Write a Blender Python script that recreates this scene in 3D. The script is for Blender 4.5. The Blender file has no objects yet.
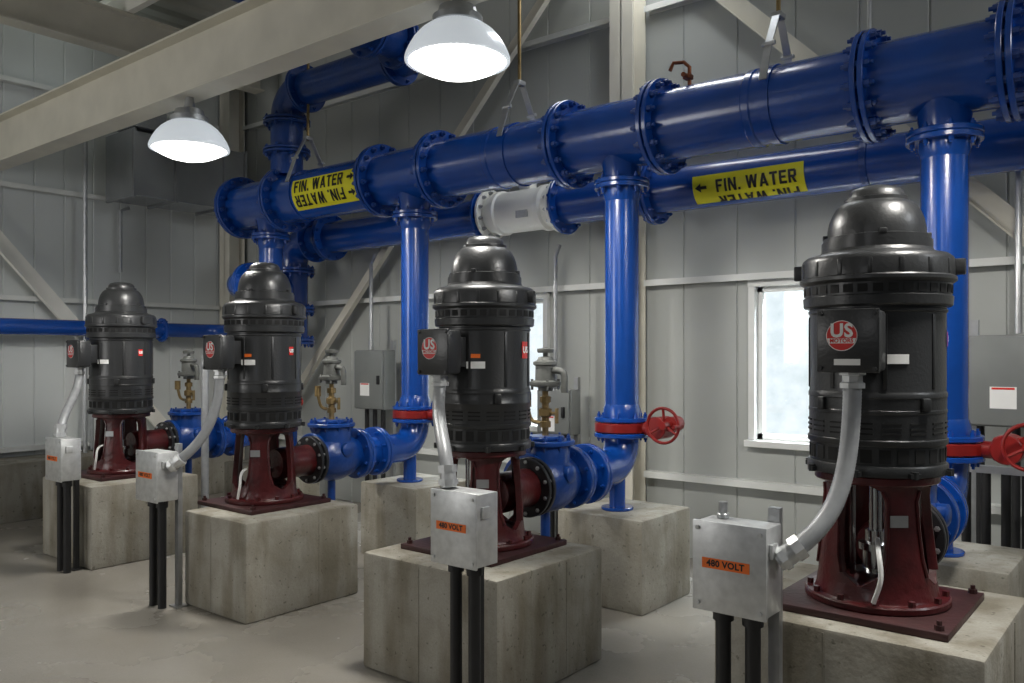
import bpy, bmesh, math, random
from mathutils import Vector, Matrix
random.seed(3)
S=bpy.context.scene; COL=S.collection
PI=math.pi
try:
    S.view_settings.view_transform='Standard'
except Exception: pass
# ---------------------------------------------------------------- materials
def mat(name,col,rough=.5,metal=0,var=.12,scale=6,bump=.0,bscale=60,col2=None,emit=None,estr=0,coat=0):
    m=bpy.data.materials.new(name); m.use_nodes=True
    nt=m.node_tree; b=nt.nodes['Principled BSDF']
    tc=nt.nodes.new('ShaderNodeTexCoord')
    n=nt.nodes.new('ShaderNodeTexNoise'); n.inputs['Scale'].default_value=scale; n.inputs['Detail'].default_value=6
    nt.links.new(tc.outputs['Object'],n.inputs['Vector'])
    r=nt.nodes.new('ShaderNodeValToRGB')
    c1=[max(0,c*(1-var)) for c in col]; c2=[min(1,c*(1+var)) for c in (col2 or col)]
    r.color_ramp.elements[0].position=.3; r.color_ramp.elements[1].position=.7
    r.color_ramp.elements[0].color=(*c1,1); r.color_ramp.elements[1].color=(*c2,1)
    nt.links.new(n.outputs['Fac'],r.inputs['Fac']); nt.links.new(r.outputs['Color'],b.inputs['Base Color'])
    b.inputs['Roughness'].default_value=rough; b.inputs['Metallic'].default_value=metal
    if coat: b.inputs['Coat Weight'].default_value=coat; b.inputs['Coat Roughness'].default_value=.16
    if bump:
        n2=nt.nodes.new('ShaderNodeTexNoise'); n2.inputs['Scale'].default_value=bscale; n2.inputs['Detail'].default_value=4
        nt.links.new(tc.outputs['Object'],n2.inputs['Vector'])
        bp=nt.nodes.new('ShaderNodeBump'); bp.inputs['Strength'].default_value=bump; bp.inputs['Distance'].default_value=.01
        nt.links.new(n2.outputs['Fac'],bp.inputs['Height']); nt.links.new(bp.outputs['Normal'],b.inputs['Normal'])
    if emit: b.inputs['Emission Color'].default_value=(*emit,1); b.inputs['Emission Strength'].default_value=estr
    return m
def concrete(name,ca,cb,rough,stain,s1=1.3,sm=.45,pits=.5,streak=.5,e0=.36,e1=.60):
    m=bpy.data.materials.new(name); m.use_nodes=True
    nt=m.node_tree; b=nt.nodes['Principled BSDF']; L=nt.links.new
    tc=nt.nodes.new('ShaderNodeTexCoord'); out=tc.outputs['Object']
    def noise(s,d=8,dist=0,vec=None):
        n=nt.nodes.new('ShaderNodeTexNoise'); n.inputs['Scale'].default_value=s; n.inputs['Detail'].default_value=d; n.inputs['Distortion'].default_value=dist
        L(vec or out,n.inputs['Vector']); return n.outputs['Fac']
    def ramp(f,p0,c0,p1,c1):
        r=nt.nodes.new('ShaderNodeValToRGB'); e=r.color_ramp.elements
        e[0].position=p0; e[0].color=(*c0,1); e[1].position=p1; e[1].color=(*c1,1); L(f,r.inputs['Fac']); return r.outputs['Color']
    def mul(a,b_,f):
        mx=nt.nodes.new('ShaderNodeMix'); mx.data_type='RGBA'; mx.blend_type='MULTIPLY'; mx.inputs[0].default_value=f
        L(a,mx.inputs[6]); L(b_,mx.inputs[7]); return mx.outputs[2]
    c=ramp(noise(s1,8,.1),.25,ca,.75,cb)
    c=mul(c,ramp(noise(s1*2.2,12,.3),e0,stain,e1,(1,1,1)),sm)
    c=mul(c,ramp(noise(34,2),.29,(.3,.3,.27),.34,(1,1,1)),pits)
    c=mul(c,ramp(noise(110,3),.3,(.86,.86,.86),.7,(1,1,1)),1)
    if streak:
        mp=nt.nodes.new('ShaderNodeMapping'); mp.inputs['Scale'].default_value=(5,5,.7); L(out,mp.inputs['Vector'])
        c=mul(c,ramp(noise(1.6,6,.2,mp.outputs['Vector']),.38,(.60,.56,.48),.56,(1,1,1)),streak)
    L(c,b.inputs['Base Color'])
    rr=nt.nodes.new('ShaderNodeMapRange'); rr.inputs['To Min'].default_value=rough-.07; rr.inputs['To Max'].default_value=rough+.12
    L(noise(1.6,6),rr.inputs['Value']); L(rr.outputs[0],b.inputs['Roughness'])
    bp=nt.nodes.new('ShaderNodeBump'); bp.inputs['Strength'].default_value=.12 if rough<.5 else .35; bp.inputs['Distance'].default_value=.01
    L(noise(30,6),bp.inputs['Height']); L(bp.outputs['Normal'],b.inputs['Normal'])
    return m
BLUE=mat('blue_paint',(.004,.060,.32),.26,0,.12,4,.12,30,coat=.55)
BLUE2=mat('blue_paint_cast',(.003,.046,.24),.36,0,.18,5,.4,34,coat=.3)
MOTOR=mat('motor_paint',(.024,.025,.026),.35,0,.15,5,.12,80,coat=.06)
BLACK=mat('black_rubber',(.010,.010,.011),.5,0,.2,8)
DARKV=mat('vent_dark',(.003,.003,.003),.8,0,.1,8)
MAROON=mat('maroon_paint',(.068,.007,.008),.36,0,.35,9,.35,40,coat=.2)
MAROOND=mat('maroon_plate',(.045,.012,.012),.5,0,.35,9,.25,40)
DSTEEL=mat('dark_coupling_steel',(.035,.036,.04),.4,.5,.2,12)
STEEL=mat('galvanised_steel',(.45,.46,.47),.38,.75,.12,14)
BOXM=mat('brushed_box_metal',(.60,.61,.61),.40,.55,.12,25,.05,60)
CHROME=mat('shaft_steel',(.7,.7,.7),.2,1,.05,10)
CONDUIT=mat('grey_conduit',(.30,.31,.32),.42,.1,.1,20)
CAB=mat('cabinet_grey',(.19,.20,.195),.45,0,.06,5)
RED=mat('valve_red',(.23,.012,.010),.36,0,.2,7)
WHITEP=mat('white_paint',(.78,.79,.77),.5,0,.06,4)
CREAM=mat('cream_white_paint',(.88,.86,.79),.45,0,.05,4)
METERW=mat('flow_meter_white',(.95,.95,.90),.40,0,.04,4)
OFFW=mat('beam_paint',(.66,.63,.54),.5,0,.08,3)
TRIM=mat('girt_paint',(.72,.73,.70),.5,0,.08,3)
YEL=mat('label_yellow',(.82,.76,.02),.45,0,.04,6)
INK=mat('ink_black',(.008,.008,.008),.5,0,.1,6)
ORG=mat('label_orange',(.9,.18,.02),.5,0,.05,6)
LRED=mat('logo_red',(.66,.025,.02),.4,0,.05,6)
LWHITE=mat('label_white',(.88,.88,.86),.5,0,.04,6)
BRASS=mat('brass',(.28,.20,.09),.42,.7,.3,14)
COPPER=mat('copper_brown',(.22,.07,.03),.4,.6,.2,14)
GREYV=mat('valve_grey',(.15,.155,.145),.5,.2,.25,12)
DUCT=mat('duct_metal',(.36,.37,.38),.24,.75,.15,3,.15,4)
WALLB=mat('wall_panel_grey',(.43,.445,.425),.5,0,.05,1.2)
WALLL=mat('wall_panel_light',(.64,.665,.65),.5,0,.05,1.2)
CEIL=mat('ceiling_panel',(.46,.46,.41),.6,0,.08,1.5)
CONC=concrete('pedestal_concrete',(.35,.33,.28),(.48,.46,.40),.82,(.60,.57,.50),1.6,.65,.6,.7)
FLOOR=concrete('floor_concrete',(.29,.27,.235),(.40,.38,.34),.24,(.70,.67,.62),.7,.6,.10,0,.28,.72)
SHADE=mat('acrylic_shade',(.62,.67,.70),.2,0,.04,6,emit=(.88,.94,1),estr=.42)
LENS=mat('lamp_lens',(.9,.9,.9),.4,0,.02,6,emit=(1,.985,.95),estr=5)
STRIP=mat('strip_lens',(.8,.8,.8),.5,0,.02,6,emit=(.9,1,1),estr=.9)
GLASS=bpy.data.materials.new('window_glass'); GLASS.use_nodes=True
nt=GLASS.node_tree; nt.nodes.clear()
o_=nt.nodes.new('ShaderNodeOutputMaterial'); t_=nt.nodes.new('ShaderNodeBsdfTransparent'); g_=nt.nodes.new('ShaderNodeBsdfGlossy'); mx_=nt.nodes.new('ShaderNodeMixShader')
g_.inputs['Roughness'].default_value=.05; mx_.inputs[0].default_value=.06
nt.links.new(t_.outputs[0],mx_.inputs[1]); nt.links.new(g_.outputs[0],mx_.inputs[2]); nt.links.new(mx_.outputs[0],o_.inputs[0])
OUT=bpy.data.materials.new('overcast_daylight'); OUT.use_nodes=True
nt=OUT.node_tree; nt.nodes.clear()
o_=nt.nodes.new('ShaderNodeOutputMaterial'); e_=nt.nodes.new('ShaderNodeEmission'); tc=nt.nodes.new('ShaderNodeTexCoord')
n_=nt.nodes.new('ShaderNodeTexNoise'); n_.inputs['Scale'].default_value=3.0; n_.inputs['Detail'].default_value=9; n_.inputs['Roughness'].default_value=.65
r_=nt.nodes.new('ShaderNodeValToRGB'); r_.color_ramp.elements[0].position=.30; r_.color_ramp.elements[1].position=.65
r_.color_ramp.elements[0].color=(.62,.73,.76,1); r_.color_ramp.elements[1].color=(.88,.96,1,1)
nt.links.new(tc.outputs['Object'],n_.inputs['Vector']); nt.links.new(n_.outputs['Fac'],r_.inputs['Fac']); nt.links.new(r_.outputs['Color'],e_.inputs['Color'])
e_.inputs['Strength'].default_value=1.25; nt.links.new(e_.outputs[0],o_.inputs[0])

# ---------------------------------------------------------------- mesh builder
def TR(x,y,z): return Matrix.Translation((x,y,z))
AX=Matrix.Rotation(PI/2,4,'Y')   # local z -> +x
AY=Matrix.Rotation(-PI/2,4,'X')  # local z -> +y
FACE=Matrix.Rotation(PI/2,4,'X') # text plane facing -y
class MB:
    def __init__(s): s.v=[];s.f=[];s.m=[]
    def add(s,vs,fs,M=None,m=0):
        b=len(s.v)
        for v in vs:
            v=Vector(v); s.v.append(M@v if M else v)
        for f in fs: s.f.append([i+b for i in f]); s.m.append(m)
        return s
    def lathe(s,prof,n=32,M=None,m=0,flute=0):
        vs=[];rings=[]
        for r,z in prof:
            if r<1e-6: rings.append([len(vs)]); vs.append((0,0,z))
            else:
                rings.append(list(range(len(vs),len(vs)+n)))
                for i in range(n):
                    a=2*PI*i/n; q=r*(1-flute*(i%2)); vs.append((q*math.cos(a),q*math.sin(a),z))
        fs=[]
        for A,B in zip(rings,rings[1:]):
            for i in range(n):
                j=(i+1)%n
                if len(A)==1 and len(B)==1: continue
                if len(A)==1: fs.append([A[0],B[j],B[i]])
                elif len(B)==1: fs.append([A[i],A[j],B[0]])
                else: fs.append([A[i],A[j],B[j],B[i]])
        return s.add(vs,fs,M,m)
    def disc(s,r,z0,z1,n=32,M=None,m=0,c=.004):
        return s.lathe([(0,z0),(r-c,z0),(r,z0+c),(r,z1-c),(r-c,z1),(0,z1)],n,M,m)
    def cyl(s,p0,p1,r,n=16,m=0,M=None):
        p0=Vector(p0);p1=Vector(p1);d=p1-p0;L=d.length
        R=TR(*p0)@d.to_track_quat('Z','Y').to_matrix().to_4x4()
        if M: R=M@R
        return s.lathe([(0,0),(r,0),(r,L),(0,L)],n,R,m)
    def box(s,c,d,M=None,m=0,b=0):
        bm=bmesh.new(); bmesh.ops.create_cube(bm,size=1)
        for v in bm.verts: v.co=Vector((v.co.x*d[0]+c[0],v.co.y*d[1]+c[1],v.co.z*d[2]+c[2]))
        if b: bmesh.ops.bevel(bm,geom=bm.edges[:],offset=b,segments=2,affect='EDGES',profile=.5)
        bm.verts.index_update()
        s.add([v.co.copy() for v in bm.verts],[[v.index for v in f.verts] for f in bm.faces],M,m); bm.free(); return s
    def tube(s,pts,r,n=12,m=0,closed=False,M=None,caps=True):
        pts=[Vector(p) for p in pts]; N=len(pts); vs=[];fs=[]
        def tan(i):
            if closed: return (pts[(i+1)%N]-pts[i-1]).normalized()
            return (pts[min(i+1,N-1)]-pts[max(i-1,0)]).normalized()
        t=tan(0); up=Vector((0,0,1)) if abs(t.z)<.9 else Vector((1,0,0))
        u=t.cross(up).normalized()
        for i in range(N):
            t=tan(i); u=(u-t*u.dot(t)).normalized(); w=t.cross(u)
            rr=r[i] if isinstance(r,(list,tuple)) else r
            for k in range(n):
                a=2*PI*k/n; vs.append(pts[i]+u*rr*math.cos(a)+w*rr*math.sin(a))
        for i in range(N if closed else N-1):
            j=(i+1)%N
            for k in range(n):
                l=(k+1)%n; fs.append([i*n+k,i*n+l,j*n+l,j*n+k])
        if caps and not closed: fs.append(list(range(n))); fs.append([(N-1)*n+k for k in range(n)])
        return s.add(vs,fs,M,m)
    def flange(s,M,r,th=.04,nb=12,br=.014,bc=None,m=0,mb=None,n=40,ri=0,pr=.034,pair=0):
        if pair:
            for q in (-pair,pair):
                s.lathe([(ri,q-th/2),(r-.004,q-th/2),(r,q-th/2+.004),(r,q+th/2-.004),(r-.004,q+th/2),(ri,q+th/2)],n,M,m)
            e=pair+th/2
        else:
            s.lathe([(ri,-th/2),(r-.005,-th/2),(r,-th/2+.005),(r,th/2-.005),(r-.005,th/2),(ri,th/2)],n,M,m); e=th/2
        bc=bc or r-.031
        for i in range(nb):
            a=2*PI*(i+.5)/nb; X=M@TR(bc*math.cos(a),bc*math.sin(a),0)
            s.lathe([(0,-e-pr),(br*.55,-e-pr),(br*.55,-e-pr*.6),(br,-e-pr*.6),(br,e+pr*.6),(br*.55,e+pr*.6),(br*.55,e+pr),(0,e+pr)],6,X,m if mb is None else mb)
        return s
def catmull(P,k=8):
    P=[Vector(p) for p in P]; P=[P[0]*2-P[1]]+P+[P[-1]*2-P[-2]]; out=[]
    for i in range(1,len(P)-2):
        for j in range(k):
            t=j/k; a,b,c,d=P[i-1],P[i],P[i+1],P[i+2]
            out.append(.5*((2*b)+(c-a)*t+(2*a-5*b+4*c-d)*t*t+(3*b-a-3*c+d)*t**3))
    out.append(P[-2]); return out
def bezier(p0,p1,p2,p3,k=80):
    p0,p1,p2,p3=map(Vector,(p0,p1,p2,p3)); return [p0*(1-t)**3+p1*3*t*(1-t)**2+p2*3*t*t*(1-t)+p3*t**3 for t in [i/k for i in range(k+1)]]
def resample(C,step):
    out=[C[0]]; acc=0
    for a,b in zip(C,C[1:]):
        L=(b-a).length
        while acc+L>=step:
            t=(step-acc)/L; a=a+(b-a)*t; out.append(a.copy()); L=(b-a).length; acc=0
        acc+=L
    return out
def bend(c,u,v,R,a0=0,a1=PI/2,k=10):
    c=Vector(c);u=Vector(u);v=Vector(v)
    return [c+u*R*math.cos(a0+(a1-a0)*i/k)+v*R*math.sin(a0+(a1-a0)*i/k) for i in range(k+1)]
ORG_={}
def tag(o,label=None,cat=None,group=None,kind=None):
    if label:o["label"]=label
    if cat:o["category"]=cat
    if group:o["group"]=group
    if kind:o["kind"]=kind
    return o
def empty(name,loc,label,cat,group=None):
    o=bpy.data.objects.new(name,None); o.empty_display_size=.1; o.location=loc; COL.objects.link(o)
    ORG_[o.name]=Vector(loc); tag(o,label,cat,group); return o
def O(name,mb,mats,parent=None,org=None,smooth=True,ang=.6):
    """mb is in world coordinates"""
    if not isinstance(mats,(list,tuple)): mats=[mats]
    if parent is not None: og=ORG_[parent.name]
    elif org is not None: og=Vector(org)
    else:
        xs=[v.x for v in mb.v];ys=[v.y for v in mb.v];zs=[v.z for v in mb.v]
        og=Vector(((min(xs)+max(xs))/2,(min(ys)+max(ys))/2,min(zs)))
    me=bpy.data.meshes.new(name); me.from_pydata([v-og for v in mb.v],[],mb.f)
    for mm in mats: me.materials.append(mm)
    me.polygons.foreach_set('material_index',mb.m)
    bm=bmesh.new(); bm.from_mesh(me); bmesh.ops.recalc_face_normals(bm,faces=bm.faces); bm.to_mesh(me); bm.free()
    if smooth:
        me.polygons.foreach_set('use_smooth',[True]*len(me.polygons)); me.set_sharp_from_angle(angle=ang)
    o=bpy.data.objects.new(name,me); COL.objects.link(o); ORG_[o.name]=og
    if parent is not None: o.parent=parent
    else: o.location=og
    return o
_tc={}
def text(body,size,bold=.0):
    k=(body,size,bold)
    if k in _tc: return _tc[k]
    cu=bpy.data.curves.new('t','FONT'); cu.body=body; cu.size=size; cu.align_x='CENTER'; cu.align_y='CENTER'; cu.offset=bold; cu.resolution_u=3
    cu.space_character=1.05
    o=bpy.data.objects.new('t',cu); COL.objects.link(o); bpy.context.view_layer.update()
    dg=bpy.context.evaluated_depsgraph_get(); me=bpy.data.meshes.new_from_object(o.evaluated_get(dg))
    vs=[v.co.copy() for v in me.vertices]; fs=[list(p.vertices) for p in me.polygons]
    bpy.data.objects.remove(o); bpy.data.meshes.remove(me); bpy.data.curves.remove(cu)
    _tc[k]=(vs,fs); return vs,fs
def R_(a,b,c,d): return [(a,b),(c,b),(c,d),(a,d)]
def D_(x0,y0,x1,y1,t): return [(x0,y0),(x0+t,y0),(x1+t,y1),(x1,y1)]
GLY={'F':(.58,[R_(0,0,.2,1),R_(.2,.81,.58,1),R_(.2,.42,.50,.60)]),
 'I':(.2,[R_(0,0,.2,1)]),
 'N':(.68,[R_(0,0,.19,1),R_(.49,0,.68,1),D_(.0,1,.47,0,.21)]),
 '.':(.2,[R_(0,0,.2,.2)]),
 ' ':(.22,[]),
 'W':(.96,[D_(0,1,.17,0,.19),D_(.17,0,.385,1,.19),D_(.385,1,.60,0,.19),D_(.60,0,.77,1,.19)]),
 'A':(.72,[D_(0,0,.26,1,.2),D_(.52,0,.26,1,.2),R_(.16,.2,.56,.36)]),
 'T':(.62,[R_(0,.81,.62,1),R_(.21,0,.41,.81)]),
 'E':(.58,[R_(0,0,.2,1),R_(.2,.81,.58,1),R_(.2,.42,.52,.60),R_(.2,0,.58,.19)]),
 'R':(.64,[R_(0,0,.2,1),R_(.2,.82,.56,1),R_(.2,.40,.56,.57),R_(.44,.48,.64,.91),D_(.42,0,.24,.42,.21)])}
def block(s,h,sp=.13):
    x=0;vs=[];fs=[];K=6
    for ch in s:
        w,q=GLY[ch]
        for p in q:
            (ax,ay),(bx,by),(cx,cy),(dx,dy)=p
            b=len(vs)
            for k in range(K+1):
                t=k/K
                vs.append(Vector((x+ax+(dx-ax)*t,ay+(dy-ay)*t,0))); vs.append(Vector((x+bx+(cx-bx)*t,by+(cy-by)*t,0)))
            for k in range(K): fs.append([b+2*k,b+2*k+1,b+2*k+3,b+2*k+2])
        x+=w+sp
    W=x-sp
    return [Vector(((v.x-W/2)*h,(v.y-.5)*h,0)) for v in vs],fs,W*h

# ================================================================ ROOM
YB=6.2; XL=-9.65; ZC=5.4; XR=4.5; YF=-4.0
def ribwall(axis,pos,a0,a1,step,holes,mater,name,gw=.010,gd=.009):
    pts=[(a0,0)]
    g=a0+step
    while g<a1:
        pts+= [(g-gw,0),(g-gw*.4,gd),(g+gw*.4,gd),(g+gw,0)]; g+=step
    pts.append((a1,0))
    def off(x):
        for (p,q),(p2,q2) in zip(pts,pts[1:]):
            if p<=x<=p2: return q+(q2-q)*(x-p)/max(1e-9,p2-p)
        return 0
    xs=sorted(set([p for p,_ in pts]+[h for H in holes for h in H[:2]]))
    mb=MB()
    for x0,x1 in zip(xs,xs[1:]):
        if x1-x0<1e-5: continue
        xm=(x0+x1)/2; zr=[(0,ZC)]
        for H in holes:
            if H[0]<xm<H[1]: zr=[(0,H[2]),(H[3],ZC)]
        for z0,z1 in zr:
            o0,o1=off(x0),off(x1)
            if axis=='x': q=[(x0,pos+o0,z0),(x1,pos+o1,z0),(x1,pos+o1,z1),(x0,pos+o0,z1)]
            else: q=[(pos-o0,x0,z0),(pos-o1,x1,z0),(pos-o1,x1,z1),(pos-o0,x0,z1)]
            mb.add(q,[[0,1,2,3]])
    return O(name,mb,mater,smooth=False)
WINS=[(-2.60,-1.55,1.0,2.18),(-5.66,-4.62,1.0,2.18)]
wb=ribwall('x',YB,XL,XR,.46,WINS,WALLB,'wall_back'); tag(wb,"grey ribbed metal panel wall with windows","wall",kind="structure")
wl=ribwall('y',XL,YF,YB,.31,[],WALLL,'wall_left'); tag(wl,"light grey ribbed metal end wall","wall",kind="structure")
mb=MB().box(((XL+XR)/2,(YF+YB)/2,-.05),(XR-XL,YB-YF,.1)); tag(O('floor',mb,FLOOR,smooth=False),"smooth stained grey concrete floor","floor",kind="structure")
mb=MB(); xs=[];x=XL
while x<XR: xs+=[(x,0),(x+.05,.04),(x+.12,.04),(x+.17,0)]; x+=.3
for (a,za),(b,zb) in zip(xs,xs[1:]): mb.add([(a,YF,ZC+za),(b,YF,ZC+zb),(b,YB,ZC+zb),(a,YB,ZC+za)],[[0,1,2,3]])
tag(O('ceiling',mb,CEIL,smooth=False),"off-white corrugated metal roof deck","ceiling",kind="structure")
for i,(x0,x1,z0,z1) in enumerate(WINS):
    w=O('window_%d'%(i+1),MB().box(((x0+x1)/2,YB-.02,z0-.03),(x1-x0+.14,.1,.05),b=.004)
        .box(((x0+x1)/2,YB-.01,z1+.02),(x1-x0+.1,.06,.05)).box((x0-.02,YB-.01,(z0+z1)/2),(.05,.06,z1-z0)).box((x1+.02,YB-.01,(z0+z1)/2),(.05,.06,z1-z0)),WHITEP,smooth=False)
    tag(w,"white framed sliding window with bright daylight outside","window",kind="structure")
    f=MB(); xm=(x0+x1)/2
    for a,b,yy in ((x0,xm+.02,YB+.04),(xm-.02,x1,YB+.08)):
        t=.045
        f.box(((a+b)/2,yy,z0+t/2),(b-a,.035,t)).box(((a+b)/2,yy,z1-t/2),(b-a,.035,t)).box((a+t/2,yy,(z0+z1)/2),(t,.035,z1-z0)).box((b-t/2,yy,(z0+z1)/2),(t,.035,z1-z0))
    f.box((xm,YB+.09,z0-.01),(x1-x0,.16,.02)).box((xm,YB+.09,z1+.01),(x1-x0,.16,.02)).box((x0-.01,YB+.09,(z0+z1)/2),(.02,.16,z1-z0+.04)).box((x1+.01,YB+.09,(z0+z1)/2),(.02,.16,z1-z0+.04))
    O('window_sash',f,WHITEP,w,smooth=False)
    O('window_glass',MB().box((xm,YB+.06,(z0+z1)/2),(x1-x0-.002,.006,z1-z0-.002)),GLASS,w,smooth=False)
bd=O('outdoor_backdrop',MB().add([(-14,YB+2.5,-1.5),(5,YB+2.5,-1.5),(5,YB+2.5,6),(-14,YB+2.5,6)],[[0,1,2,3]]),OUT,smooth=False)
tag(bd,"bright overcast daylight and pale trees outside the windows","backdrop",kind="structure")
n=0
def trim(mb,label,m=TRIM):
    global n; n+=1
    tag(O('trim_%d'%n,mb,m,smooth=False),label,"wall rail",kind="structure")
def girtx(x0,x1,z,y=YB):
    return MB().box(((x0+x1)/2,y-.05,z),(x1-x0,.1,.008)).box(((x0+x1)/2,y-.098,z-.022),(x1-x0,.006,.05)).box(((x0+x1)/2,y-.004,z-.02),(x1-x0,.006,.04))
def girty(y0,y1,z,x=XL):
    return MB().box((x+.05,(y0+y1)/2,z),(.1,y1-y0,.008)).box((x+.098,(y0+y1)/2,z-.022),(.006,y1-y0,.05)).box((x+.004,(y0+y1)/2,z-.02),(.006,y1-y0,.04))
CX=-3.66
for z in (.68,2.27,3.45,4.55):
    trim(girtx(XL+.3,CX-.13,z),"painted steel girt along the wall")
    trim(girtx(CX+.13,XR,z),"painted steel girt along the wall")
    trim(girty(YF,YB-.3,z),"painted steel girt along the end wall")
def hcol(x,y,label,w=.22):
    mb=MB().box((x,y-w/2+.006,ZC/2),(w,.012,ZC)).box((x,y+w/2-.006,ZC/2),(w,.012,ZC)).box((x,y,ZC/2),(.01,w,ZC)).box((x,y,.01),(w+.08,w+.06,.02))
    tag(O('steel_column',mb,OFFW,smooth=False),label,"column","wall columns")
hcol(CX,YB-.14,"cream painted steel wide-flange wall column")
hcol(XL+.16,YB-.16,"cream painted steel wide-flange corner column")
def brace(p0,p1,w,label,ax,m=OFFW):
    mb=MB(); p0=Vector(p0);p1=Vector(p1);d=(p1-p0); L=d.length; d.normalize(); c=d.cross(Vector(ax))
    R=TR(*((p0+p1)/2))@Matrix(((d.x,ax[0],c.x,0),(d.y,ax[1],c.y,0),(d.z,ax[2],c.z,0),(0,0,0,1)))
    mb.box((0,0,0),(L,.008,w),R).box((0,.03,w/2),(L,.06,.008),R)
    tag(O('cross_brace',mb,m,smooth=False),label,"brace","wall cross braces")
brace((-9.2,YB-.18,.15),(-4.15,YB-.18,5.2),.13,"cream painted diagonal steel angle brace on the wall",(0,-1,0))
brace((-3.45,YB-.18,5.1),(1.5,YB-.18,.1),.13,"cream painted diagonal steel angle brace on the wall",(0,-1,0))
brace((XL+.14,1.2,5.3),(XL+.14,5.25,.66),.16,"white painted diagonal steel angle brace on the end wall",(1,0,0),CREAM)
mb=MB(); yb=3.3; z0=3.56; z1=4.0
mb.box(((XL+XR)/2,yb,z0),(XR-XL-.2,.2,.016)).box(((XL+XR)/2,yb,z1),(XR-XL-.2,.2,.016)).box(((XL+XR)/2,yb,(z0+z1)/2),(XR-XL-.2,.012,z1-z0))
tag(O('roof_beam',mb,OFFW,smooth=False),"cream painted steel I-beam carrying the lamps","beam")
for yy in (.6,2.0,4.2,5.5):
    mb=MB().box(((XL+XR)/2,yy,ZC-.11),(XR-XL-.1,.01,.2)).box(((XL+XR)/2,yy+.035,ZC-.205),(XR-XL-.1,.07,.008)).box(((XL+XR)/2,yy-.035,ZC-.012),(XR-XL-.1,.07,.008))
    tag(O('roof_purlin',mb,CREAM,smooth=False),"cream painted steel Z purlin under the roof","purlin","roof purlins")
for xx in (-8.6,CX):
    mb=MB().box((xx,1.0,ZC-.42),(.01,9.7,.4)).box((xx,1.0,ZC-.62),(.2,9.7,.014)).box((xx,1.0,ZC-.22),(.2,9.7,.014))
    tag(O('roof_rafter',mb,OFFW,smooth=False),"cream painted steel rafter spanning across the roof","rafter","roof rafters")
tag(O('concrete_curb',MB().box((XL+.34,.9,.29),(.62,9.7,.58),b=.012),CONC),"low concrete curb along the end wall","curb")

# ================================================================ PUMPS
PX=[-.95,-2.97,-4.99,-7.05]; RX=[-1.02,-3.03,-5.05,-7.08]; PY=3.43; RY=4.94
PED=[(-1.43,-.50,3.0,3.9,.68),(-3.40,-2.47,2.94,3.83,.61),(-5.18,-4.47,2.94,3.83,.62),(-7.41,-6.52,2.94,3.83,.64)]
SZ=[1.0,1.035,1.027,1.0]
for (a,b,c,d,h) in PED:
    mb=MB().box(((a+b)/2,(c+d)/2,h/2),(b-a,d-c,h),b=.016)
    xs_=a+(b-a)*.45
    mb.box((xs_,c-.001,h/2),(.006,.003,h-.03)).box((b+.001,c+(d-c)*.62,h/2),(.003,.006,h-.03))
    tag(O('concrete_pedestal',mb,CONC),"square weathered concrete pedestal under a vertical pump","pedestal","pump pedestals")
HP=.6
for x in RX:
    tag(O('pipe_pedestal',MB().box((x+.02,RY,HP/2),(.66,.66,HP),b=.014),CONC),"concrete pedestal under a blue pipe elbow","pedestal","pipe elbow pedestals")
def put(mb,body,size,M,m,bold=.002):
    v,f=text(body,size,bold); mb.add(v,f,M,m)
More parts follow.
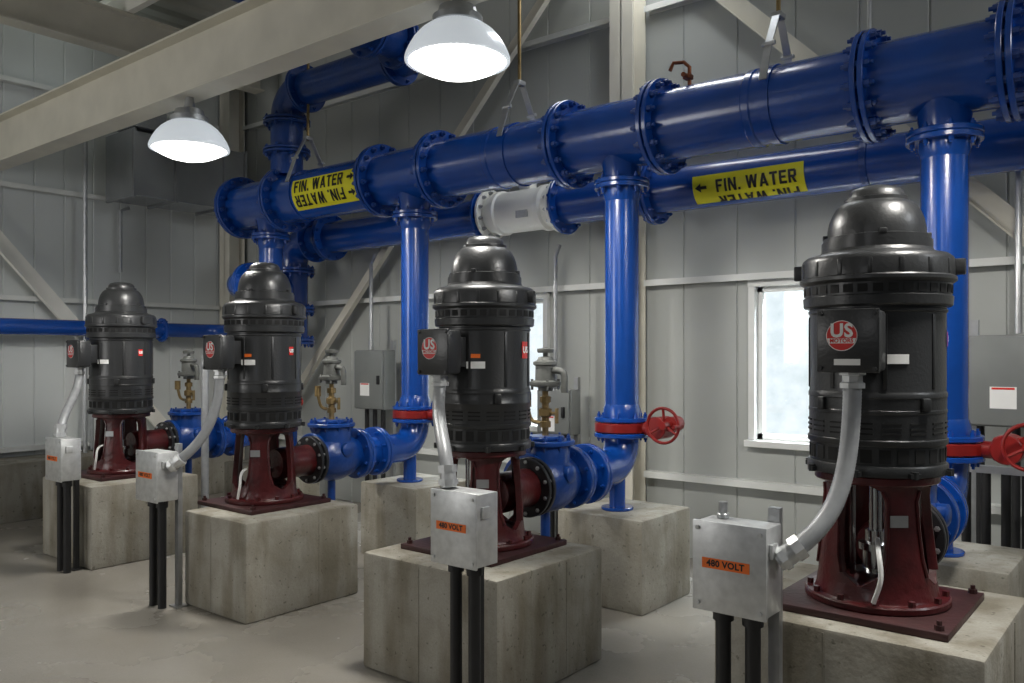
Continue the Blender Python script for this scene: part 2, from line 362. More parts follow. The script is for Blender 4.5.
def pump(i):
    x,y,h=PX[i],PY,PED[i][4]
    B0=TR(x,y,h); B=B0@Matrix.Diagonal((1,1,SZ[i],1))
    kz=(1.165-.522)/(1.165-.487)
    Bm=B@TR(0,0,1.165*(1-kz))@Matrix.Diagonal((1,1,kz,1))
    Bh=B@Matrix.Diagonal((1,1,.522/.487,1))
    p=empty('vertical_turbine_pump',(x,y,h),
        "black vertical electric motor on a maroon cast pump head","pump","vertical pumps")
    mb=MB().box((0,0,.014),(.64,.64,.028),B0,b=.004)
    for sx in (-1,1):
        for sy in (-1,1): mb.lathe([(0,.028),(.016,.028),(.016,.045),(.009,.045),(.009,.06),(0,.06)],6,B0@TR(sx*.285,sy*.285,0))
    O('base_plate',mb,MAROOND,p)
    mb=MB()
    mb.lathe([(.0,.026),(.258,.026),(.263,.032),(.263,.048),(.258,.054),(.226,.054),(.221,.062),(.214,.105),(.175,.105),(.175,.09),(0,.09)],48,Bh)
    for k in range(12):
        a=2*PI*(k+.5)/12; mb.lathe([(0,.05),(.013,.05),(.013,.072),(0,.072)],6,Bh@TR(.242*math.cos(a),.242*math.sin(a),0))
    for c in (45,135,225,315):
        K=8; vs=[];fs=[]
        zs=[.10,.14,.20,.30,.40,.435,.462]; ro=[.215,.211,.205,.195,.186,.186,.19]; wd=[45,27,22,20,20,25,44]
        for z,r,ww in zip(zs,ro,wd):
            for q in (0,.026):
                for k in range(K+1):
                    a=math.radians(c-ww+2*ww*k/K); vs.append(((r-q)*math.cos(a),(r-q)*math.sin(a),z))
        n_=2*(K+1); a0=K+1
        for j in range(len(zs)-1):
            for k in range(K):
                fs.append([j*n_+k,j*n_+k+1,(j+1)*n_+k+1,(j+1)*n_+k])
                fs.append([j*n_+a0+k+1,j*n_+a0+k,(j+1)*n_+a0+k,(j+1)*n_+a0+k+1])
            for e in (0,K): fs.append([j*n_+e,j*n_+a0+e,(j+1)*n_+a0+e,(j+1)*n_+e])
        mb.add(vs,fs,Bh)
        # raised edge beads on the posts
        for sgn in (-1,1):
            mb.tube([((r+.002)*math.cos(math.radians(c+sgn*(ww-2))),(r+.002)*math.sin(math.radians(c+sgn*(ww-2))),z) for z,r,ww in list(zip(zs,ro,wd))[1:6]],.007,6,M=Bh)
    mb.lathe([(.15,.455),(.220,.455),(.226,.46),(.226,.481),(.220,.487),(.15,.487),(.15,.455)],48,Bh)
    zc=.235+(.65-h)
    mb.lathe([(0,.08),(.10,.08),(.112,.12),(.112,.2),(.110,.28),(.112,.365)],32,B0@TR(0,0,zc)@AY)
    O('discharge_head',mb,MAROON,p)
    mb=MB().flange(B0@TR(0,.395,zc)@AY,.172,.024,10,.012,bc=.148,mb=1,pr=.012,pair=.022)
    mb.lathe([(.13,-.012),(.136,-.012),(.136,.012),(.13,.012)],36,B0@TR(0,.395,zc)@AY,m=0)
    O('coupling_ring',mb,[DSTEEL,STEEL],p)
    mb=MB().lathe([(0,.08),(.026,.08),(.026,.487),(0,.487)],20,Bh)
    mb.lathe([(0,.09),(.08,.09),(.08,.125),(.05,.135),(.05,.2),(.065,.2),(.065,.225),(.04,.23),(.04,.27),(0,.27)],20,Bh)
    for sx in (-1,1): mb.cyl((sx*.07,-.06,.11),(sx*.07,-.06,.46),.011,10,M=Bh)
    O('drive_shaft',mb,CHROME,p)
    mb=MB().tube(catmull([(x+.03,y-.09,h+.27),(x+.07,y-.22,h+.25),(x+.085,y-.25,h+.16),(x+.06,y-.25,h+.07)]),.009,8)
    O('seal_water_tube',mb,LWHITE,p)
    O('data_plate',MB().box((.2025,0,.335),(.003,.065,.04),Bh@Matrix.Rotation(math.radians(-52),4,'Z')),STEEL,p)
    mb=MB()
    prof=[(0,.487),(.245,.487),(.252,.49),(.253,.50),(.253,.525),(.250,.53),(.243,.532),(.243,.605),(.250,.607),(.252,.612),(.252,.628),(.2465,.632),
          (.2465,.73),(.2485,.733),(.2485,.743),(.2465,.746),(.2465,.79),(.249,.793),(.249,.808),(.2465,.812),(.2445,.82),(.2445,1.125),(.250,1.13),(.250,1.14),(.246,1.143),(.246,1.165),(0,1.165)]
    mb.lathe(prof,64,Bm)
    for k in range(24):
        R=Bm@Matrix.Rotation(2*PI*(k+.5)/24,4,'Z')
        mb.box((.2425,0,.569),(.004,.040,.052),R,1)
    for k in range(16):
        R=Bm@Matrix.Rotation(2*PI*(k+.25)/16,4,'Z')
        for zz in (.655,.675,.695): mb.box((.2458,0,zz),(.004,.065,.007),R,1)
    for k in range(8):
        a=2*PI*k/8; mb.lathe([(0,.487),(.013,.487),(.013,.515),(0,.515)],6,Bm@TR(.262*math.cos(a),.262*math.sin(a),0)); mb.box((.254,0,.499),(.03,.04,.018),Bm@Matrix.Rotation(a,4,'Z'))
    for k in range(8):
        mb.box((.2455,0,.972),(.006,.016,.29),Bm@Matrix.Rotation(PI/4*k+PI/8,4,'Z'),0,b=.002)
    for k in range(4):
        mb.box((.252,0,.768),(.02,.035,.05),Bm@Matrix.Rotation(PI/2*k+PI/4+.2,4,'Z'),0,b=.005)
    O('motor_housing',mb,[MOTOR,DARKV],p)
    mb=MB()
    mb.lathe([(.245,1.15),(.262,1.152),(.268,1.158),(.270,1.19),(.264,1.194),(.266,1.238),(.274,1.244),(.282,1.25),(.282,1.262),(.276,1.268),(.275,1.325),(.270,1.338),(.256,1.350),(.226,1.358),(.208,1.364),(.200,1.375),(.200,1.408),(0,1.408)],64,B)
    for k in range(32):
        R=B@Matrix.Rotation(2*PI*(k+.5)/32,4,'Z'); mb.box((.2635,0,1.216),(.006,.034,.03),R,1)
    for k in range(16):
        R=B@Matrix.Rotation(2*PI*(k+.5)/16,4,'Z'); mb.box((.274,0,1.296),(.008,.018,.056),R,0,b=.002)
    for k in (0,2):
        R=B@Matrix.Rotation(PI/2*k+.15,4,'Z'); mb.box((.284,0,1.30),(.05,.03,.06),R,0,b=.006)
    O('motor_canopy',mb,[MOTOR,DARKV],p)
    mb=MB().lathe([(.194,1.406),(.194,1.424),(.179,1.428),(.178,1.455),(.172,1.487),(.161,1.517),(.146,1.542),(.129,1.558),(.118,1.562),(.118,1.576),(.104,1.579),(.100,1.598),(.087,1.614),(.058,1.624),(0,1.629)],48,B)
    for k in range(4):
        R=B@Matrix.Rotation(PI/2*k+.4,4,'Z'); mb.box((.186,0,1.43),(.02,.025,.02),R,0,b=.003)
    O('dome_cap',mb,MOTOR,p)
    jy=-.345; jz=1.02; jo=.015 if i==0 else 0
    mb=MB().box((jo,jy,jz),(.205,.10,.215),B,b=.014).box((jo,jy+.07,jz),(.15,.09,.15),B,b=.006).box((jo,jy-.052,jz),(.215,.014,.225),B,b=.006)
    for sx in (-1,1):
        for sz in (-1,1): mb.lathe([(0,0),(.008,0),(.008,.008),(0,.008)],6,B@TR(jo+sx*.093,jy-.058,jz+sz*.098)@FACE)
    jb=O('junction_box',mb,MOTOR,p)
    mb=MB(); F=B@TR(jo-.018,jy-.0605,jz+.018)@FACE@Matrix.Diagonal((.9,.9,1,1))
    mb.lathe([(0,0),(.060,0),(.060,.001),(0,.001)],36,F,1)
    mb.lathe([(0,.001),(.057,.001),(.057,.0025),(0,.0025)],36,F,0)
    put(mb,"US",.074,F@TR(0,.018,.0036),1,.0025)
    mb.add([(-.049,-.030,.0036),(.049,-.030,.0036),(.0555,-.010,.0036),(-.0555,-.010,.0036)],[[0,1,2,3]],F,1)
    put(mb,"MOTORS",.0215,F@TR(0,-.020,.0046),0,.0008)
    O('maker_emblem',mb,[LRED,LWHITE],jb,smooth=False)
    if i<1: O('warning_sticker',MB().box((jo,jy-.0605,jz-.075),(.09,.002,.022),B),LWHITE,jb,smooth=False)
    mb=MB().lathe([(0,0),(.044,0),(.044,.018),(.036,.022),(.036,.045),(.047,.047),(.047,.062),(0,.062)],8,B@TR(jo,jy,jz-.168))
    O('conduit_fitting',mb,BOXM,jb)
    def plate(a,z,w,hh,txt=None,name='nameplate',bg=LWHITE,fg=INK,ts=.03):
        R0=.2485
        R=B@Matrix.Rotation(math.radians(a),4,'Z')@TR(R0,0,z)@Matrix.Rotation(PI/2,4,'Z')@FACE
        mb=MB(); K=6; vs=[];fs=[]
        for k in range(K+1):
            u=-w/2+w*k/K; d=-(R0-math.sqrt(R0**2-u*u)); vs+=[(u,-hh/2,d),(u,hh/2,d)]
        for k in range(K): fs.append([2*k,2*k+2,2*k+3,2*k+1])
        mb.add(vs,fs,R)
        if txt: put(mb,txt,ts,R@TR(0,0,.002),1)
        O(name,mb,[bg,fg],p,smooth=False)
    plate(-60,.955,.10,.035)
    if i in (1,2): plate(-60,1.0,.05,.02,name='warning_sticker',bg=ORG)
    if i==1: plate(10,1.03,.06,.085,txt="US",name='side_emblem',bg=LRED,fg=LWHITE,ts=.045)
    else: plate(10,1.03,.04,.055,txt="US",name='side_emblem',bg=LRED,fg=LWHITE,ts=.03)
    return p
for i in range(4): pump(i)

# ================================================================ ELECTRICAL BOXES + CONDUIT
BX=[(-1.24,2.80,.755,1.06),(-2.495,2.75,.735,1.05),(-5.26,2.80,.705,1.02),(-6.66,2.80,.705,1.02)]
for i,(bx,by,zb,zt) in enumerate(BX):
    e=empty('electrical_junction_box',(bx,by,0),"brushed metal electrical box on black conduit posts with orange voltage label","electrical box","voltage junction boxes")
    mb=MB().box((bx,by,(zb+zt)/2),(.26,.14,zt-zb),b=.004).box((bx,by-.075,(zb+zt)/2),(.272,.012,zt-zb+.012),b=.004).box((bx+.137,by-.02,zt-.08),(.014,.05,.05),b=.003)
    for sx in (-1,1):
        for sz in (0,1): mb.lathe([(0,0),(.008,0),(.008,.006),(0,.006)],8,TR(bx+sx*.115,by-.081,zb+.02+sz*(zt-zb-.04))@FACE)
    bo=O('box_body',mb,BOXM,e)
    mb=MB().box((bx-.01,by-.0825,zb+.165),(.175,.002,.036),m=0)
    put(mb,"480 VOLT",.031,TR(bx-.01,by-.0842,zb+.165)@FACE,1,.0012)
    O('voltage_label',mb,[ORG,INK],bo,smooth=False)
    for dx in (-.055,.055):
        mb=MB().cyl((bx+dx,by,0),(bx+dx,by,zb+.005),.027,16).lathe([(.027,0),(.037,0),(.037,.05),(.027,.05)],12,TR(bx+dx,by,zb-.05))
        O('conduit_post',mb,BLACK,e)
    hz=zt+.05 if i in (0,2) else zt-.03
    mb=MB().box((bx+(.1 if i in (0,2) else 0),by+.09,.5*hz),(.041,.03,hz)).box((bx+(.1 if i in (0,2) else 0),by+.09,.005),(.1,.08,.01))
    O('strut_support',mb,STEEL if i in (0,2) else BLACK,e,smooth=False)
    if i==0: O('conduit_stub',MB().cyl((bx-.07,by+.03,zt),(bx-.07,by+.03,zt+.06),.016,10).disc(.024,zt,zt+.02,8,TR(bx-.07,by+.03,0)),STEEL,e)
    jx=PX[i]+(.015 if i==0 else 0); jy=PY-.345; jz=PED[i][4]+1.02*SZ[i]-.165
    J=Vector((jx,jy,jz))
    if i==0: C=bezier(J,(jx,jy-.02,jz-.42),(jx-.02,by+.08,1.06),(bx+.14,by,.94))
    elif i==1: C=bezier(J,(jx-.02,jy-.02,jz-.20),(bx-.12,by,zt+.24),(bx-.10,by,zt-.002))
    elif i==2: C=bezier(J,(jx,jy-.02,jz-.38),(jx-.02,by+.08,1.02),(bx+.14,by,.92))
    else: C=bezier(J,(jx,jy-.01,jz-.20),(bx-.07,by+.01,zt+.22),(bx-.07,by,zt-.002))
    C=resample(C,.006)
    rad=[(.0325,.0310)[k%2] for k in range(len(C))]
    c=O('flexible_conduit',MB().tube(C,rad,18),CONDUIT,ang=1.5); tag(c,"grey flexible liquid-tight conduit from motor to metal box","conduit","motor conduits")
    d=(C[-1]-C[-4]).normalized()
    mb=MB().cyl(C[-1]-d*.10,C[-1]-d*.065,.045,8).cyl(C[-1]-d*.07,C[-1]-d*.0,.037,16).cyl(C[-1]-d*.035,C[-1]-d*.012,.047,8)
    O('conduit_connector',mb,BOXM,c)

# ================================================================ DISCHARGE LINES
ZD=.885; RR=.12
for i,x in enumerate(RX):
    y0=PY+.415+.016
    cv=empty('check_valve',(x,y0+.2,0),"blue cast swing check valve with bolted round lid","valve","blue check valves")
    mb=MB()
    mb.lathe([(.12,.037),(.125,.05),(.16,.09),(.183,.16),(.185,.24),(.16,.34),(.13,.38),(.12,.413)],32,TR(x,y0,ZD)@AY)
    mb.lathe([(0,-.1),(.145,.0),(.15,.2),(.145,.225)],28,TR(x,y0+.2,ZD))
    mb.lathe([(.03,-.88),(.03,-.15)],12,TR(x,y0+.2,ZD)); mb.disc(.06,.0,.02,16,TR(x,y0+.2,0))
    for sx in (-1,1): mb.lathe([(0,.1),(.05,.1),(.05,.195),(.035,.205),(0,.205)],16,TR(x,y0+.2,ZD+.06)@Matrix.Rotation(PI/2*sx,4,'Y'))
    mb.flange(TR(x,y0+.02,ZD)@AY,.185,.032,8,.014,pr=.012); mb.flange(TR(x,y0+.43,ZD)@AY,.195,.032,8,.014,pr=.02)
    O('valve_body',mb,BLUE2,cv)
    O('valve_lid',MB().flange(TR(x,y0+.2,ZD+.238),.178,.028,10,.014).disc(.115,.25,.278,28,TR(x,y0+.2,ZD),c=.008),BLUE2,cv)
    el=empty('discharge_elbow',(x,RY-.06,HP),"blue flanged spool and elbow turning up from the pump","pipe","blue discharge elbows")
    R=.20
    path=[Vector((x,y0+.487,ZD)),Vector((x,y0+.6,ZD))]+bend((x,RY-R,ZD+R),(0,0,-1),(0,1,0),R)+[Vector((x,RY,ZD+R+.003))]
    O('elbow_pipe',MB().tube(path,RR,32,caps=False),BLUE,el)
    for yy in (.465,.62,.655): O('pipe_flange',MB().flange(TR(x,y0+yy,ZD)@AY,.192,.030,8,.014),BLUE,el)
    O('pipe_flange',MB().flange(TR(x,RY,ZD+R+.02),.192,.03,8,.014),BLUE,el)
    O('elbow_foot',MB().lathe([(.055,.015),(.055,.22)],24,TR(x,RY-.06,HP)).disc(.11,0,.02,24,TR(x,RY-.06,HP)),BLUE,el)
    zv=ZD+R+.037+.035
    gx=x+(.14 if i==2 else .02)
    bv=empty('butterfly_valve',(x,RY,zv-.034),"red wafer butterfly valve with gear box and handwheel","valve","red butterfly valves")
    O('valve_body',MB().lathe([(.1,-.034),(.18,-.034),(.187,-.027),(.187,.027),(.18,.034),(.1,.034),(.1,-.034)],40,TR(x,RY,zv)).cyl((x+.18,RY,zv),(gx+.24,RY,zv),.045,16),RED,bv)
    O('gear_box',MB().box((gx+.275,RY,zv+.01),(.13,.14,.13),b=.025).disc(.075,-.08,.08,24,TR(gx+.28,RY,zv+.01)@AY).cyl((gx+.38,RY-.16,zv+.04),(gx+.38,RY+.04,zv+.04),.022,12).cyl((gx+.38,RY-.06,zv+.04),(gx+.38,RY+.05,zv+.04),.05,16).box((gx+.34,RY-.01,zv+.035),(.09,.08,.08),b=.01),RED,bv)
    hw=(gx+.39,RY-.17,zv+.04); hr=.112
    mb=MB().tube([Vector(hw)+Vector((hr*math.cos(a),0,hr*math.sin(a))) for a in [2*PI*k/32 for k in range(32)]],.010,10,closed=True)
    for k in range(3):
        a=PI/2+PI*2/3*k; mb.cyl((hw[0],hw[1]+.02,hw[2]),(hw[0]+hr*math.cos(a),hw[1],hw[2]+hr*math.sin(a)),.009,8)
    mb.cyl((hw[0],hw[1]-.015,hw[2]),(hw[0],hw[1]+.04,hw[2]),.026,14)
    mb.cyl((hw[0]+hr,hw[1],hw[2]),(hw[0]+hr,hw[1]-.07,hw[2]),.011,10)
    O('handwheel',mb,RED,bv)
    zl=zv+.037
    rp=empty('riser_pipe',(x,RY,zl),"tall blue painted vertical riser pipe with bolted flanges","pipe","blue riser pipes")
    O('pipe_body',MB().lathe([(.117,zl),(.117,2.785)],36,TR(x,RY,0)),BLUE,rp)
    O('pipe_flange',MB().flange(TR(x,RY,zl+.017),.19,.03,8,.014).lathe([(.117,zl+.12),(.13,zl+.08),(.13,zl+.03)],32,TR(x,RY,0)),BLUE,rp)
    O('pipe_flange',MB().flange(TR(x,RY,2.80),.19,.03,8,.014).lathe([(.117,2.70),(.13,2.74),(.13,2.79)],32,TR(x,RY,0)),BLUE,rp)
    av=empty('air_release_valve',(x,y0+.2,ZD+.278),"grey air release valve on brass fittings above the check valve","valve","air release valves")
    B=TR(x,y0+.2,ZD+.278)
    O('brass_fittings',MB().lathe([(0,0),(.02,0),(.02,.05),(.034,.05),(.034,.085),(.024,.09),(.024,.11),(.04,.12),(.04,.16),(.022,.17),(.022,.2),(.034,.2),(.034,.235),(.018,.24),(.018,.27)],8,B).cyl((x+.03,y0+.2,ZD+.415),(x+.08,y0+.2,ZD+.415),.01,8).box((x+.085,y0+.2,ZD+.40),(.012,.02,.09)).tube(catmull([(x,y0+.2,ZD+.35),(x-.08,y0+.17,ZD+.37),(x-.1,y0+.15,ZD+.46)]),.012,8).cyl((x-.1,y0+.15,ZD+.45),(x-.1,y0+.15,ZD+.53),.025,12),BRASS,av)
    O('valve_body',MB().lathe([(0,.27),(.045,.27),(.045,.29),(.092,.30),(.095,.305),(.095,.325),(.062,.335),(.060,.42),(.074,.43),(.074,.445),(.05,.455),(.042,.475),(0,.48)],28,B).tube(catmull([(x,y0+.2,ZD+.67),(x+.11,y0+.2,ZD+.67),(x+.14,y0+.2,ZD+.64),(x+.14,y0+.2,ZD+.54)]),.021,12),GREYV,av)
    for k in range(4):
        a=PI/4+PI/2*k; O('flange_bolt',MB().cyl((x+.081*math.cos(a),y0+.2+.081*math.sin(a),ZD+.555),(x+.081*math.cos(a),y0+.2+.081*math.sin(a),ZD+.62),.009,6),GREYV,av)
    O('cap_disc',MB().lathe([(.015,.475),(.015,.50),(.045,.50),(.05,.51),(.05,.525),(0,.532)],20,B),GREYV,av)
# bent grey pipe beside the farthest pump
gp=MB().tube([(-6.62,3.95,0),(-6.62,3.95,1.58)]+bend((-6.50,3.95,1.58),(-1,0,0),(0,0,1),.12)+[(-6.38,3.95,1.70)]+bend((-6.38,3.95,1.60),(0,0,1),(1,0,0),.10)+[(-6.28,3.95,1.48)],.032,14)
gp.disc(.06,0,.015,16,TR(-6.62,3.95,0))
tag(O('bent_pipe',gp,CONDUIT),"grey pipe with a gooseneck bend standing beside a pump","pipe")

# ================================================================ HEADER
ZH=3.16; RH=.2285
hd=empty('header_pipe',(-3.5,RY,ZH-RH),"large blue flanged overhead header pipe with tees","pipe")
O('pipe_body',MB().lathe([(RH,-7.62),(RH,1.6)],64,TR(0,RY,ZH)@AX),BLUE,hd)
for x in (-7.56,-.70,-1.39,-2.71,-3.46,-4.73,-5.44,-6.82):
    O('pipe_flange',MB().flange(TR(x,RY,ZH)@AX,.312,.030,16,.022,bc=.278,n=56,pr=.05,pair=.021,mb=1),[BLUE,BLUE2],hd)
for x in (-2.05,-4.1):
    O('weld_band',MB().lathe([(RH,-.03),(RH+.008,-.02),(RH+.008,.02),(RH,.03)],56,TR(x,RY,ZH)@AX),BLUE,hd)
for x in RX:
    O('tee_branch',MB().lathe([(.12,2.84),(.125,2.87),(.14,2.96),(.17,3.02)],32,TR(x,RY,0)).flange(TR(x,RY,2.832),.19,.03,8,.014),BLUE,hd)
O('end_cap',MB().lathe([(0,-.05),(.14,-.045),(.2,-.02),(.22,0.01),(0,.01)],40,TR(-7.62,RY,ZH)@AX),BLUE,hd)
ob=empty('overhead_branch_pipe',(-6.72,RY,ZH+RH),"blue branch pipe rising from the header and turning overhead","pipe")
r=.155; R=.25; xa=-6.82; zt=4.18; xe=-4.95
path=[(xa,RY,ZH+RH+.0)]+bend((xa+R,RY,zt-R),(-1,0,0),(0,0,1),R)+bend((xe-R,RY-R,zt),(0,1,0),(1,0,0),R)+[(xe,-1.5,zt)]
O('pipe_body',MB().tube(path,r,32,caps=False),BLUE2,ob)
for M in (TR(xa,RY,3.62),TR(xa,RY,zt-R-.02),TR(xa+R+.05,RY,zt)@AX,TR(xe-R-.05,RY,zt)@AX,TR(xe,RY-R-.05,zt)@AY,TR(xe,RY-R-.35,zt)@AY,TR(xe,2.4,zt)@AY):
    O('pipe_flange',MB().flange(M,.225,.024,8,.017,pair=.016),BLUE2,ob)
# ---- second pipe
YP=5.7; ZP=2.9; RP=.165; xv=-7.76
FC=-4.47
sp=empty('return_pipe',(-4,YP,0),"blue overhead pipe running behind the header along the wall","pipe")
O('pipe_body',MB().tube([(2.5,YP,ZP),(FC+.40,YP,ZP)],RP,40,caps=False),BLUE,sp)
O('pipe_body',MB().tube([(FC-.40,YP,ZP)]+bend((xv+.25,YP,ZP-.25),(0,0,1),(-1,0,0),.25)+[(xv,YP,1.8)],RP,40,caps=False),BLUE,sp)
for x in (FC+.425,FC-.425,-7.1,-7.36,-3.2,-.3): O('pipe_flange',MB().flange(TR(x,YP,ZP)@AX,.245,.028,12,.017,pair=.018 if x in (-7.1,-3.2,-.3) else 0),BLUE,sp)
for z in (2.58,2.15,1.8): O('pipe_flange',MB().flange(TR(xv,YP,z),.245,.028,12,.017,pair=.018),BLUE,sp)
O('cross_connection',MB().tube([(xv,YP,2.38)]+bend((xv+.22,RY+.22,2.38),(-1,0,0),(0,-1,0),.22)+[(-7.2,RY,2.38)],.14,28,caps=False),BLUE,sp)
for yy in (5.44,5.22): O('pipe_flange',MB().flange(TR(xv,yy,2.38)@AY,.21,.026,8,.016,pair=.017),BLUE,sp)
O('pipe_flange',MB().flange(TR(-7.42,RY,2.38)@AX,.21,.026,8,.016,pair=.017),BLUE,sp)
O('pipe_stand',MB().cyl((xv,YP,0),(xv,YP,1.79),.05,16).disc(.14,0,.02,20,TR(xv,YP,0)),BLUE,sp)
fm=empty('flow_meter',(FC,YP,ZP-.2),"white magnetic flow meter bolted into the blue pipe","flow meter")
O('meter_body',MB().lathe([(.16,-.36),(.165,-.34),(.168,-.28),(.195,-.265),(.195,-.225),(.18,-.21),(.18,.21),(.195,.225),(.195,.265),(.168,.28),(.165,.34),(.16,.36)],40,TR(FC,YP,ZP)@AX).box((FC+.03,YP,ZP+.23),(.12,.1,.12),b=.01).box((FC+.1,YP-.178,ZP-.06),(.12,.015,.06),m=1),[METERW,STEEL],fm)
for x in (FC-.38,FC+.38): O('meter_flange',MB().flange(TR(x,YP,ZP)@AX,.225,.030,12,.017,mb=1),[METERW,STEEL],fm)
lp=empty('service_pipe',(-9.3,3,1.85),"thin blue pipe running along the end wall","pipe")
O('pipe_body',MB().tube([(-9.3,YF,1.94),(-9.3,5.5,1.94)]+bend((-9.1,5.5,1.94),(-1,0,0),(0,1,0),.2)+[(xv-.16,5.7,1.94)],.085,24),BLUE,lp)
for yy in (5.0,4.2): O('pipe_flange',MB().flange(TR(-9.3,yy,1.94)@AY,.14,.03,8,.01),BLUE,lp)

# ================================================================ PIPE LABELS
def plabel(x0,x1,yc,zc,R,a_lo,a_hi,rows,arrow,h,label):
    mb=MB(); K=14; vs=[];fs=[]
    def P(u,a,e): return (u,yc-(R+e)*math.cos(a),zc+(R+e)*math.sin(a))
    for k in range(K+1):
        a=a_lo+(a_hi-a_lo)*k/K; vs+=[P(x0,a,.004),P(x1,a,.004)]
    for k in range(K): fs.append([2*k,2*k+1,2*k+3,2*k+2])
    mb.add(vs,fs)
    o=O('pipe_label',mb,YEL); tag(o,label,"sign","yellow pipe labels")
    v,f,W=block("FIN. WATER",h)
    L=x1-x0; xs=min(1,(L-.19)/W); lo=a_lo+.02
    for ac,inv in rows:
        sg=-1 if inv else 1
        xo=(x0+.04+W*xs/2) if arrow>0 else (x1-.05-W*xs/2)
        ok=[q for q in f if max(ac+sg*v[i].y/R for i in q)>lo+.01]
        O('lettering',MB().add([P(xo+sg*p.x*xs,max(lo,ac+sg*p.y/R),.0075) for p in v],ok),INK,o,smooth=False)
        xa=x1-.065 if arrow>0 else x0+.065
        s=1 if arrow>0 else -1
        A=[(-.045,-.011),(.0,-.011),(.0,-.032),(.045,0),(.0,.032),(.0,.011),(-.045,.011)]
        if ac-.032/R>lo: O('arrow_mark',MB().add([P(xa+s*p[0],ac+p[1]/R,.0075) for p in A],[[0,1,2,3,4,5,6]]),INK,o,smooth=False)
plabel(-6.43,-5.54,RY,ZH,RH,-.84,.42,[(.12,False),(-.45,True)],1,.104,"yellow pipe label reading FIN. WATER on the blue header")
plabel(-2.80,-1.99,YP,ZP,RP,-1.06,.24,[(-.28,False),(-1.0,True)],-1,.088,"yellow pipe label reading FIN. WATER on the rear blue pipe")

# ================================================================ HANGERS
for x in (-3.93,-6.49,-1.93):
    h=empty('pipe_hanger',(x,RY,ZH+RH),"galvanised rod hanger with yoke and clamp around the header","pipe hanger","header hangers")
    O('threaded_rod',MB().cyl((x,RY,ZH+.52),(x,RY,ZC-.0),.014,10),BRASS,h)
    mb=MB().lathe([(RH+.002,-.025),(RH+.010,-.025),(RH+.010,.025),(RH+.002,.025)],48,TR(x,RY,ZH)@AX,m=1)
    for s in (-1,1):
        a=Vector((x,RY+s*.03,ZH+.54)); b=Vector((x,RY+s*.15,ZH+.33)); c=Vector((x,RY+s*(RH+.012),ZH+.10))
        for p,q in ((a,b),(b,c)):
            d=(q-p); L=d.length; d.normalize(); X=Vector((1,0,0)); Y=d.cross(X)
            M=TR(*((p+q)/2))@Matrix(((X.x,Y.x,d.x,0),(X.y,Y.y,d.y,0),(X.z,Y.z,d.z,0),(0,0,0,1)))
            mb.box((0,0,0),(.045,.009,L+.01),M)
        mb.cyl((x-.04,RY+s*.15,ZH+.33),(x+.04,RY+s*.15,ZH+.33),.014,8)
    mb.box((x,RY,ZH+.54),(.06,.08,.035),b=.004)
    O('clamp_yoke',mb,[STEEL,BLUE],h)
x=-1.62
mb=MB().cyl((x,YP,ZP+RP),(x,YP,ZC),.012,10).lathe([(RP+.002,-.02),(RP+.01,-.02),(RP+.01,.02),(RP+.002,.02)],40,TR(x,YP,ZP)@AX,m=1).box((x,YP,ZP+RP+.03),(.05,.05,.06))
tag(O('pipe_hanger',mb,[STEEL,BLUE2]),"galvanised rod hanger holding the rear blue pipe","pipe hanger")
mb=MB().tube([(-2.52,RY,ZH+RH-.01),(-2.52,RY,ZH+RH+.13),(-2.56,RY,ZH+RH+.17),(-2.62,RY-.03,ZH+RH+.17),(-2.64,RY-.04,ZH+RH+.12)],.013,10).box((-2.52,RY-.02,ZH+RH+.06),(.05,.06,.03),b=.004).cyl((-2.52,RY-.03,ZH+RH+.06),(-2.52,RY-.09,ZH+RH+.06),.016,10)
tag(O('vent_tap',mb,COPPER),"small copper vent tap on top of the header","tap")

# ================================================================ LAMPS
for x,y,z in ((-3.05,3.3,3.225),(-5.74,3.3,3.17),(-.3,3.3,3.225)):
    l=empty('high_bay_lamp',(x,y,z),"white domed industrial lamp hanging under the beam","lamp","high bay lamps")
    O('lamp_shade',MB().lathe([(.265,-.005),(.282,-.005),(.284,.01),(.278,.03),(.262,.065),(.235,.11),(.200,.15),(.160,.18),(.12,.20),(.10,.205)],120,TR(x,y,z),flute=.024).lathe([(.266,0),(.25,.06),(.222,.11),(.18,.15),(.1,.19)],40,TR(x,y,z)),SHADE,l,ang=1.2)
    O('ballast_housing',MB().lathe([(.0,.19),(.125,.192),(.135,.20),(.135,.235),(.11,.245),(.10,.285),(.06,.295),(.04,.305),(.03,3.551-z),(0,3.551-z)],28,TR(x,y,z)),STEEL,l)
    O('lamp_lens',MB().lathe([(0,-.085),(.08,-.080),(.15,-.062),(.21,-.036),(.245,-.014),(.262,.004),(.262,.008),(0,.008)],40,TR(x,y,z)),LENS,l)
    ld=bpy.data.lights.new('lamp_light','SPOT'); ld.energy=200; ld.spot_size=math.radians(172); ld.spot_blend=.3; ld.shadow_soft_size=.2; ld.color=(1,.97,.91)
    lo=bpy.data.objects.new('lamp_light',ld); lo.location=(0,0,-.11); COL.objects.link(lo); lo.parent=l
for yy in (3.9,2.3):
    tag(O('strip_light',MB().box((-9.0,yy,4.98),(.16,1.2,.07),b=.01).cyl((-9.0,yy-.4,5.0),(-9.0,yy-.4,5.4),.01,8).cyl((-9.0,yy+.4,5.0),(-9.0,yy+.4,5.4),.01,8),STRIP),"white fluorescent strip fixture hung under the roof","lamp","roof strip lights")
mb=MB().box((-9.1,5.1,3.72),(.6,1.4,.7),b=.006)
for yy in (4.42,4.9,5.5,5.78): mb.box((-9.1,yy,3.72),(.64,.03,.74))
tag(O('ventilation_duct',mb,DUCT,smooth=False),"rectangular galvanised ventilation duct near the corner","duct")
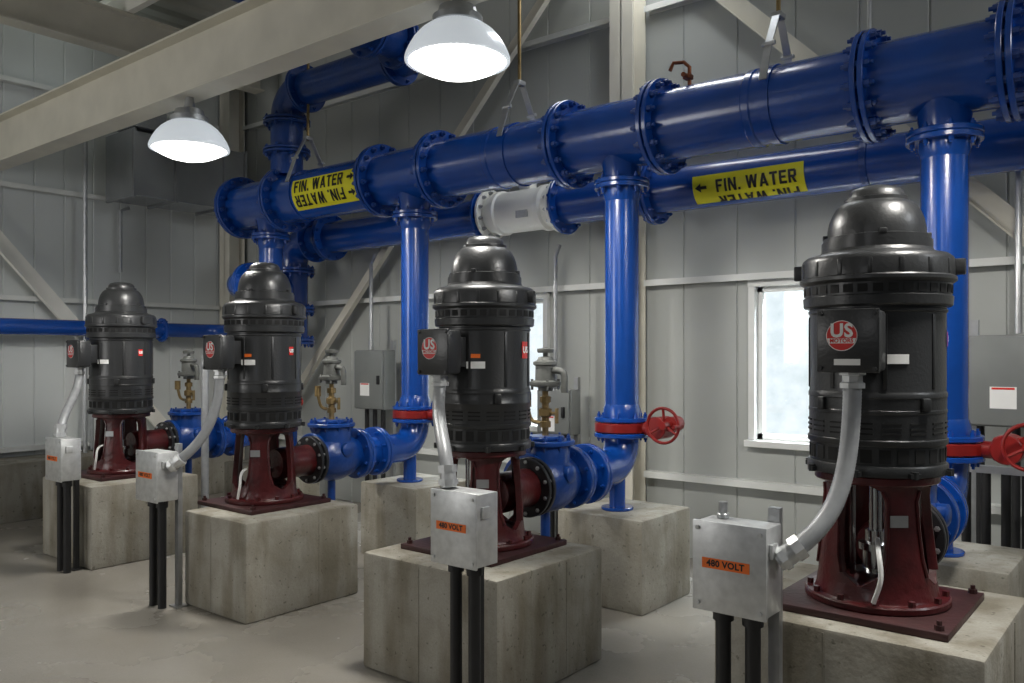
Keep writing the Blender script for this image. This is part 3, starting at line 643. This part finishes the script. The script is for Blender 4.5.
tag(O('ventilation_duct',MB().box((-8.95,4.6,4.47),(.35,.35,.75),b=.006).box((-8.95,4.6,4.115),(.4,.4,.03)).box((-8.95,4.6,4.8),(.4,.4,.03)),DUCT,smooth=False),"galvanised duct riser on top of the main duct","duct")
for yy,z0,z1 in ((4.3,.6,1.3),(4.62,2.6,3.3)):
    tag(O('wall_conduit',MB().tube([(XL+.13,yy,z0),(XL+.13,yy,z1),(XL+.13,yy+.1,z1+.05)],.022,10),STEEL),"thin galvanised conduit on the end wall","conduit","wall conduits")
tag(O('wall_conduit',MB().cyl((XL+.26,4.17,.58),(XL+.26,4.17,4.5),.022,10),STEEL),"thin galvanised conduit on the end wall","conduit","wall conduits")

# ================================================================ CABINETS
def cabinet(x0,x1,z0,z1,y0,y1,label):
    e=empty('electrical_cabinet',((x0+x1)/2,(y0+y1)/2,0),label,"electrical cabinet","grey control cabinets")
    xm=(x0+x1)/2
    O('cabinet_body',MB().box((xm,(y0+y1)/2,(z0+z1)/2),(x1-x0,y1-y0,z1-z0),b=.006),CAB,e)
    d=O('cabinet_door',MB().box((xm,y0-.012,(z0+z1)/2),(x1-x0-.02,.02,z1-z0-.02),b=.005),CAB,e)
    O('door_handle',MB().box((x1-.06,y0-.035,(z0+z1)/2),(.025,.03,.09),b=.004),BLACK,d)
    O('warning_sticker',MB().box((xm-.05,y0-.0235,(z0+z1)/2-.10),(.14,.002,.13)).box((xm-.05,y0-.025,(z0+z1)/2-.045),(.12,.002,.012),m=1),[LWHITE,LRED],d,smooth=False)
    mb=MB()
    for xx in (x0+.05,x1-.05): mb.box((xx,y1+.021,(z1+.1)/2),(.041,.041,z1+.1))
    O('strut_frame',mb,STEEL,e,smooth=False)
    for k in range(3):
        xx=x0+.1+k*(x1-x0-.2)/2
        O('conduit_post',MB().cyl((xx,(y0+y1)/2,0),(xx,(y0+y1)/2,z0+.005),.024,12),BLACK,e)
cabinet(-1.10,-.52,1.22,1.77,5.72,5.92,"grey steel electrical cabinet with warning sticker on strut frame")
cabinet(-6.80,-6.35,1.09,1.70,5.78,5.93,"grey steel electrical cabinet with warning sticker on strut frame")
cabinet(-4.35,-4.00,.98,1.36,5.72,5.86,"small grey electrical cabinet on strut frame")
e=empty('conduit_stand',(-.85,5.4,0),"row of black conduits under a galvanised strut","conduit stand")
for k in range(4): O('conduit_post',MB().cyl((-1.0+.1*k,5.4,0),(-1.0+.1*k,5.4,.98),.026,12),BLACK,e)
O('strut_rail',MB().box((-.85,5.4,1.0),(.5,.06,.04)),STEEL,e,smooth=False)
for x,z0,z1 in ((-4.25,1.37,2.6),(-6.62,1.71,2.7),(-.8,1.78,3.2)):
    tag(O('wall_conduit',MB().tube([(x,5.84,z0),(x,5.84,z1-.1),(x,5.9,z1)],.02,10),STEEL),"thin galvanised conduit rising from a cabinet","conduit","wall conduits")

# ================================================================ LIGHT / WORLD / CAMERA
w=bpy.data.worlds.new('world'); S.world=w; w.use_nodes=True
bg=w.node_tree.nodes['Background']; bg.inputs[0].default_value=(.88,.94,1,1); bg.inputs[1].default_value=.055
def area(loc,target,sx,sy,e,col):
    ld=bpy.data.lights.new('unseen_area_light','AREA'); ld.shape='RECTANGLE'; ld.size=sx; ld.size_y=sy; ld.energy=e; ld.color=col
    o=bpy.data.objects.new('unseen_area_light',ld); o.location=loc; o.rotation_euler=(Vector(target)-Vector(loc)).to_track_quat('-Z','Y').to_euler(); COL.objects.link(o)
area((-7.0,-3.8,2.6),(-8.4,4,1.0),2.6,2.2,115,(1,.985,.96))  # added fill from behind the camera, brightens the end wall
area((-1.0,-3.8,3.2),(-2.5,4,1.5),1.0,1.4,16,(.97,.98,1))  # added weak light behind the camera for streaks on the motors
area((4.3,4.6,4.9),(-3,5,2.8),1.5,.9,80,(.92,.96,1))  # added high light off to the right for sheen on pipe tops
area((-3.2,5.6,5.1),(-4.2,4.6,3.2),2.4,.35,34,(.94,.97,1))  # added light above the view, puts highlights on the header; no opening there
for (x0,x1,z0,z1) in WINS:
    area(((x0+x1)/2,YB+.45,2.85),((x0+x1)/2,4.2,0),1.1,.8,300,(.86,.94,1))  # sky light shining in through each window
cam=bpy.data.cameras.new('camera'); co=bpy.data.objects.new('camera',cam); COL.objects.link(co)
co.location=(0,0,1.65); co.rotation_euler=(PI/2,0,math.atan2(.6295,.777))
cam.sensor_width=36; cam.lens=836/1024*36; cam.shift_y=13.5/1024; cam.clip_end=100
S.camera=co
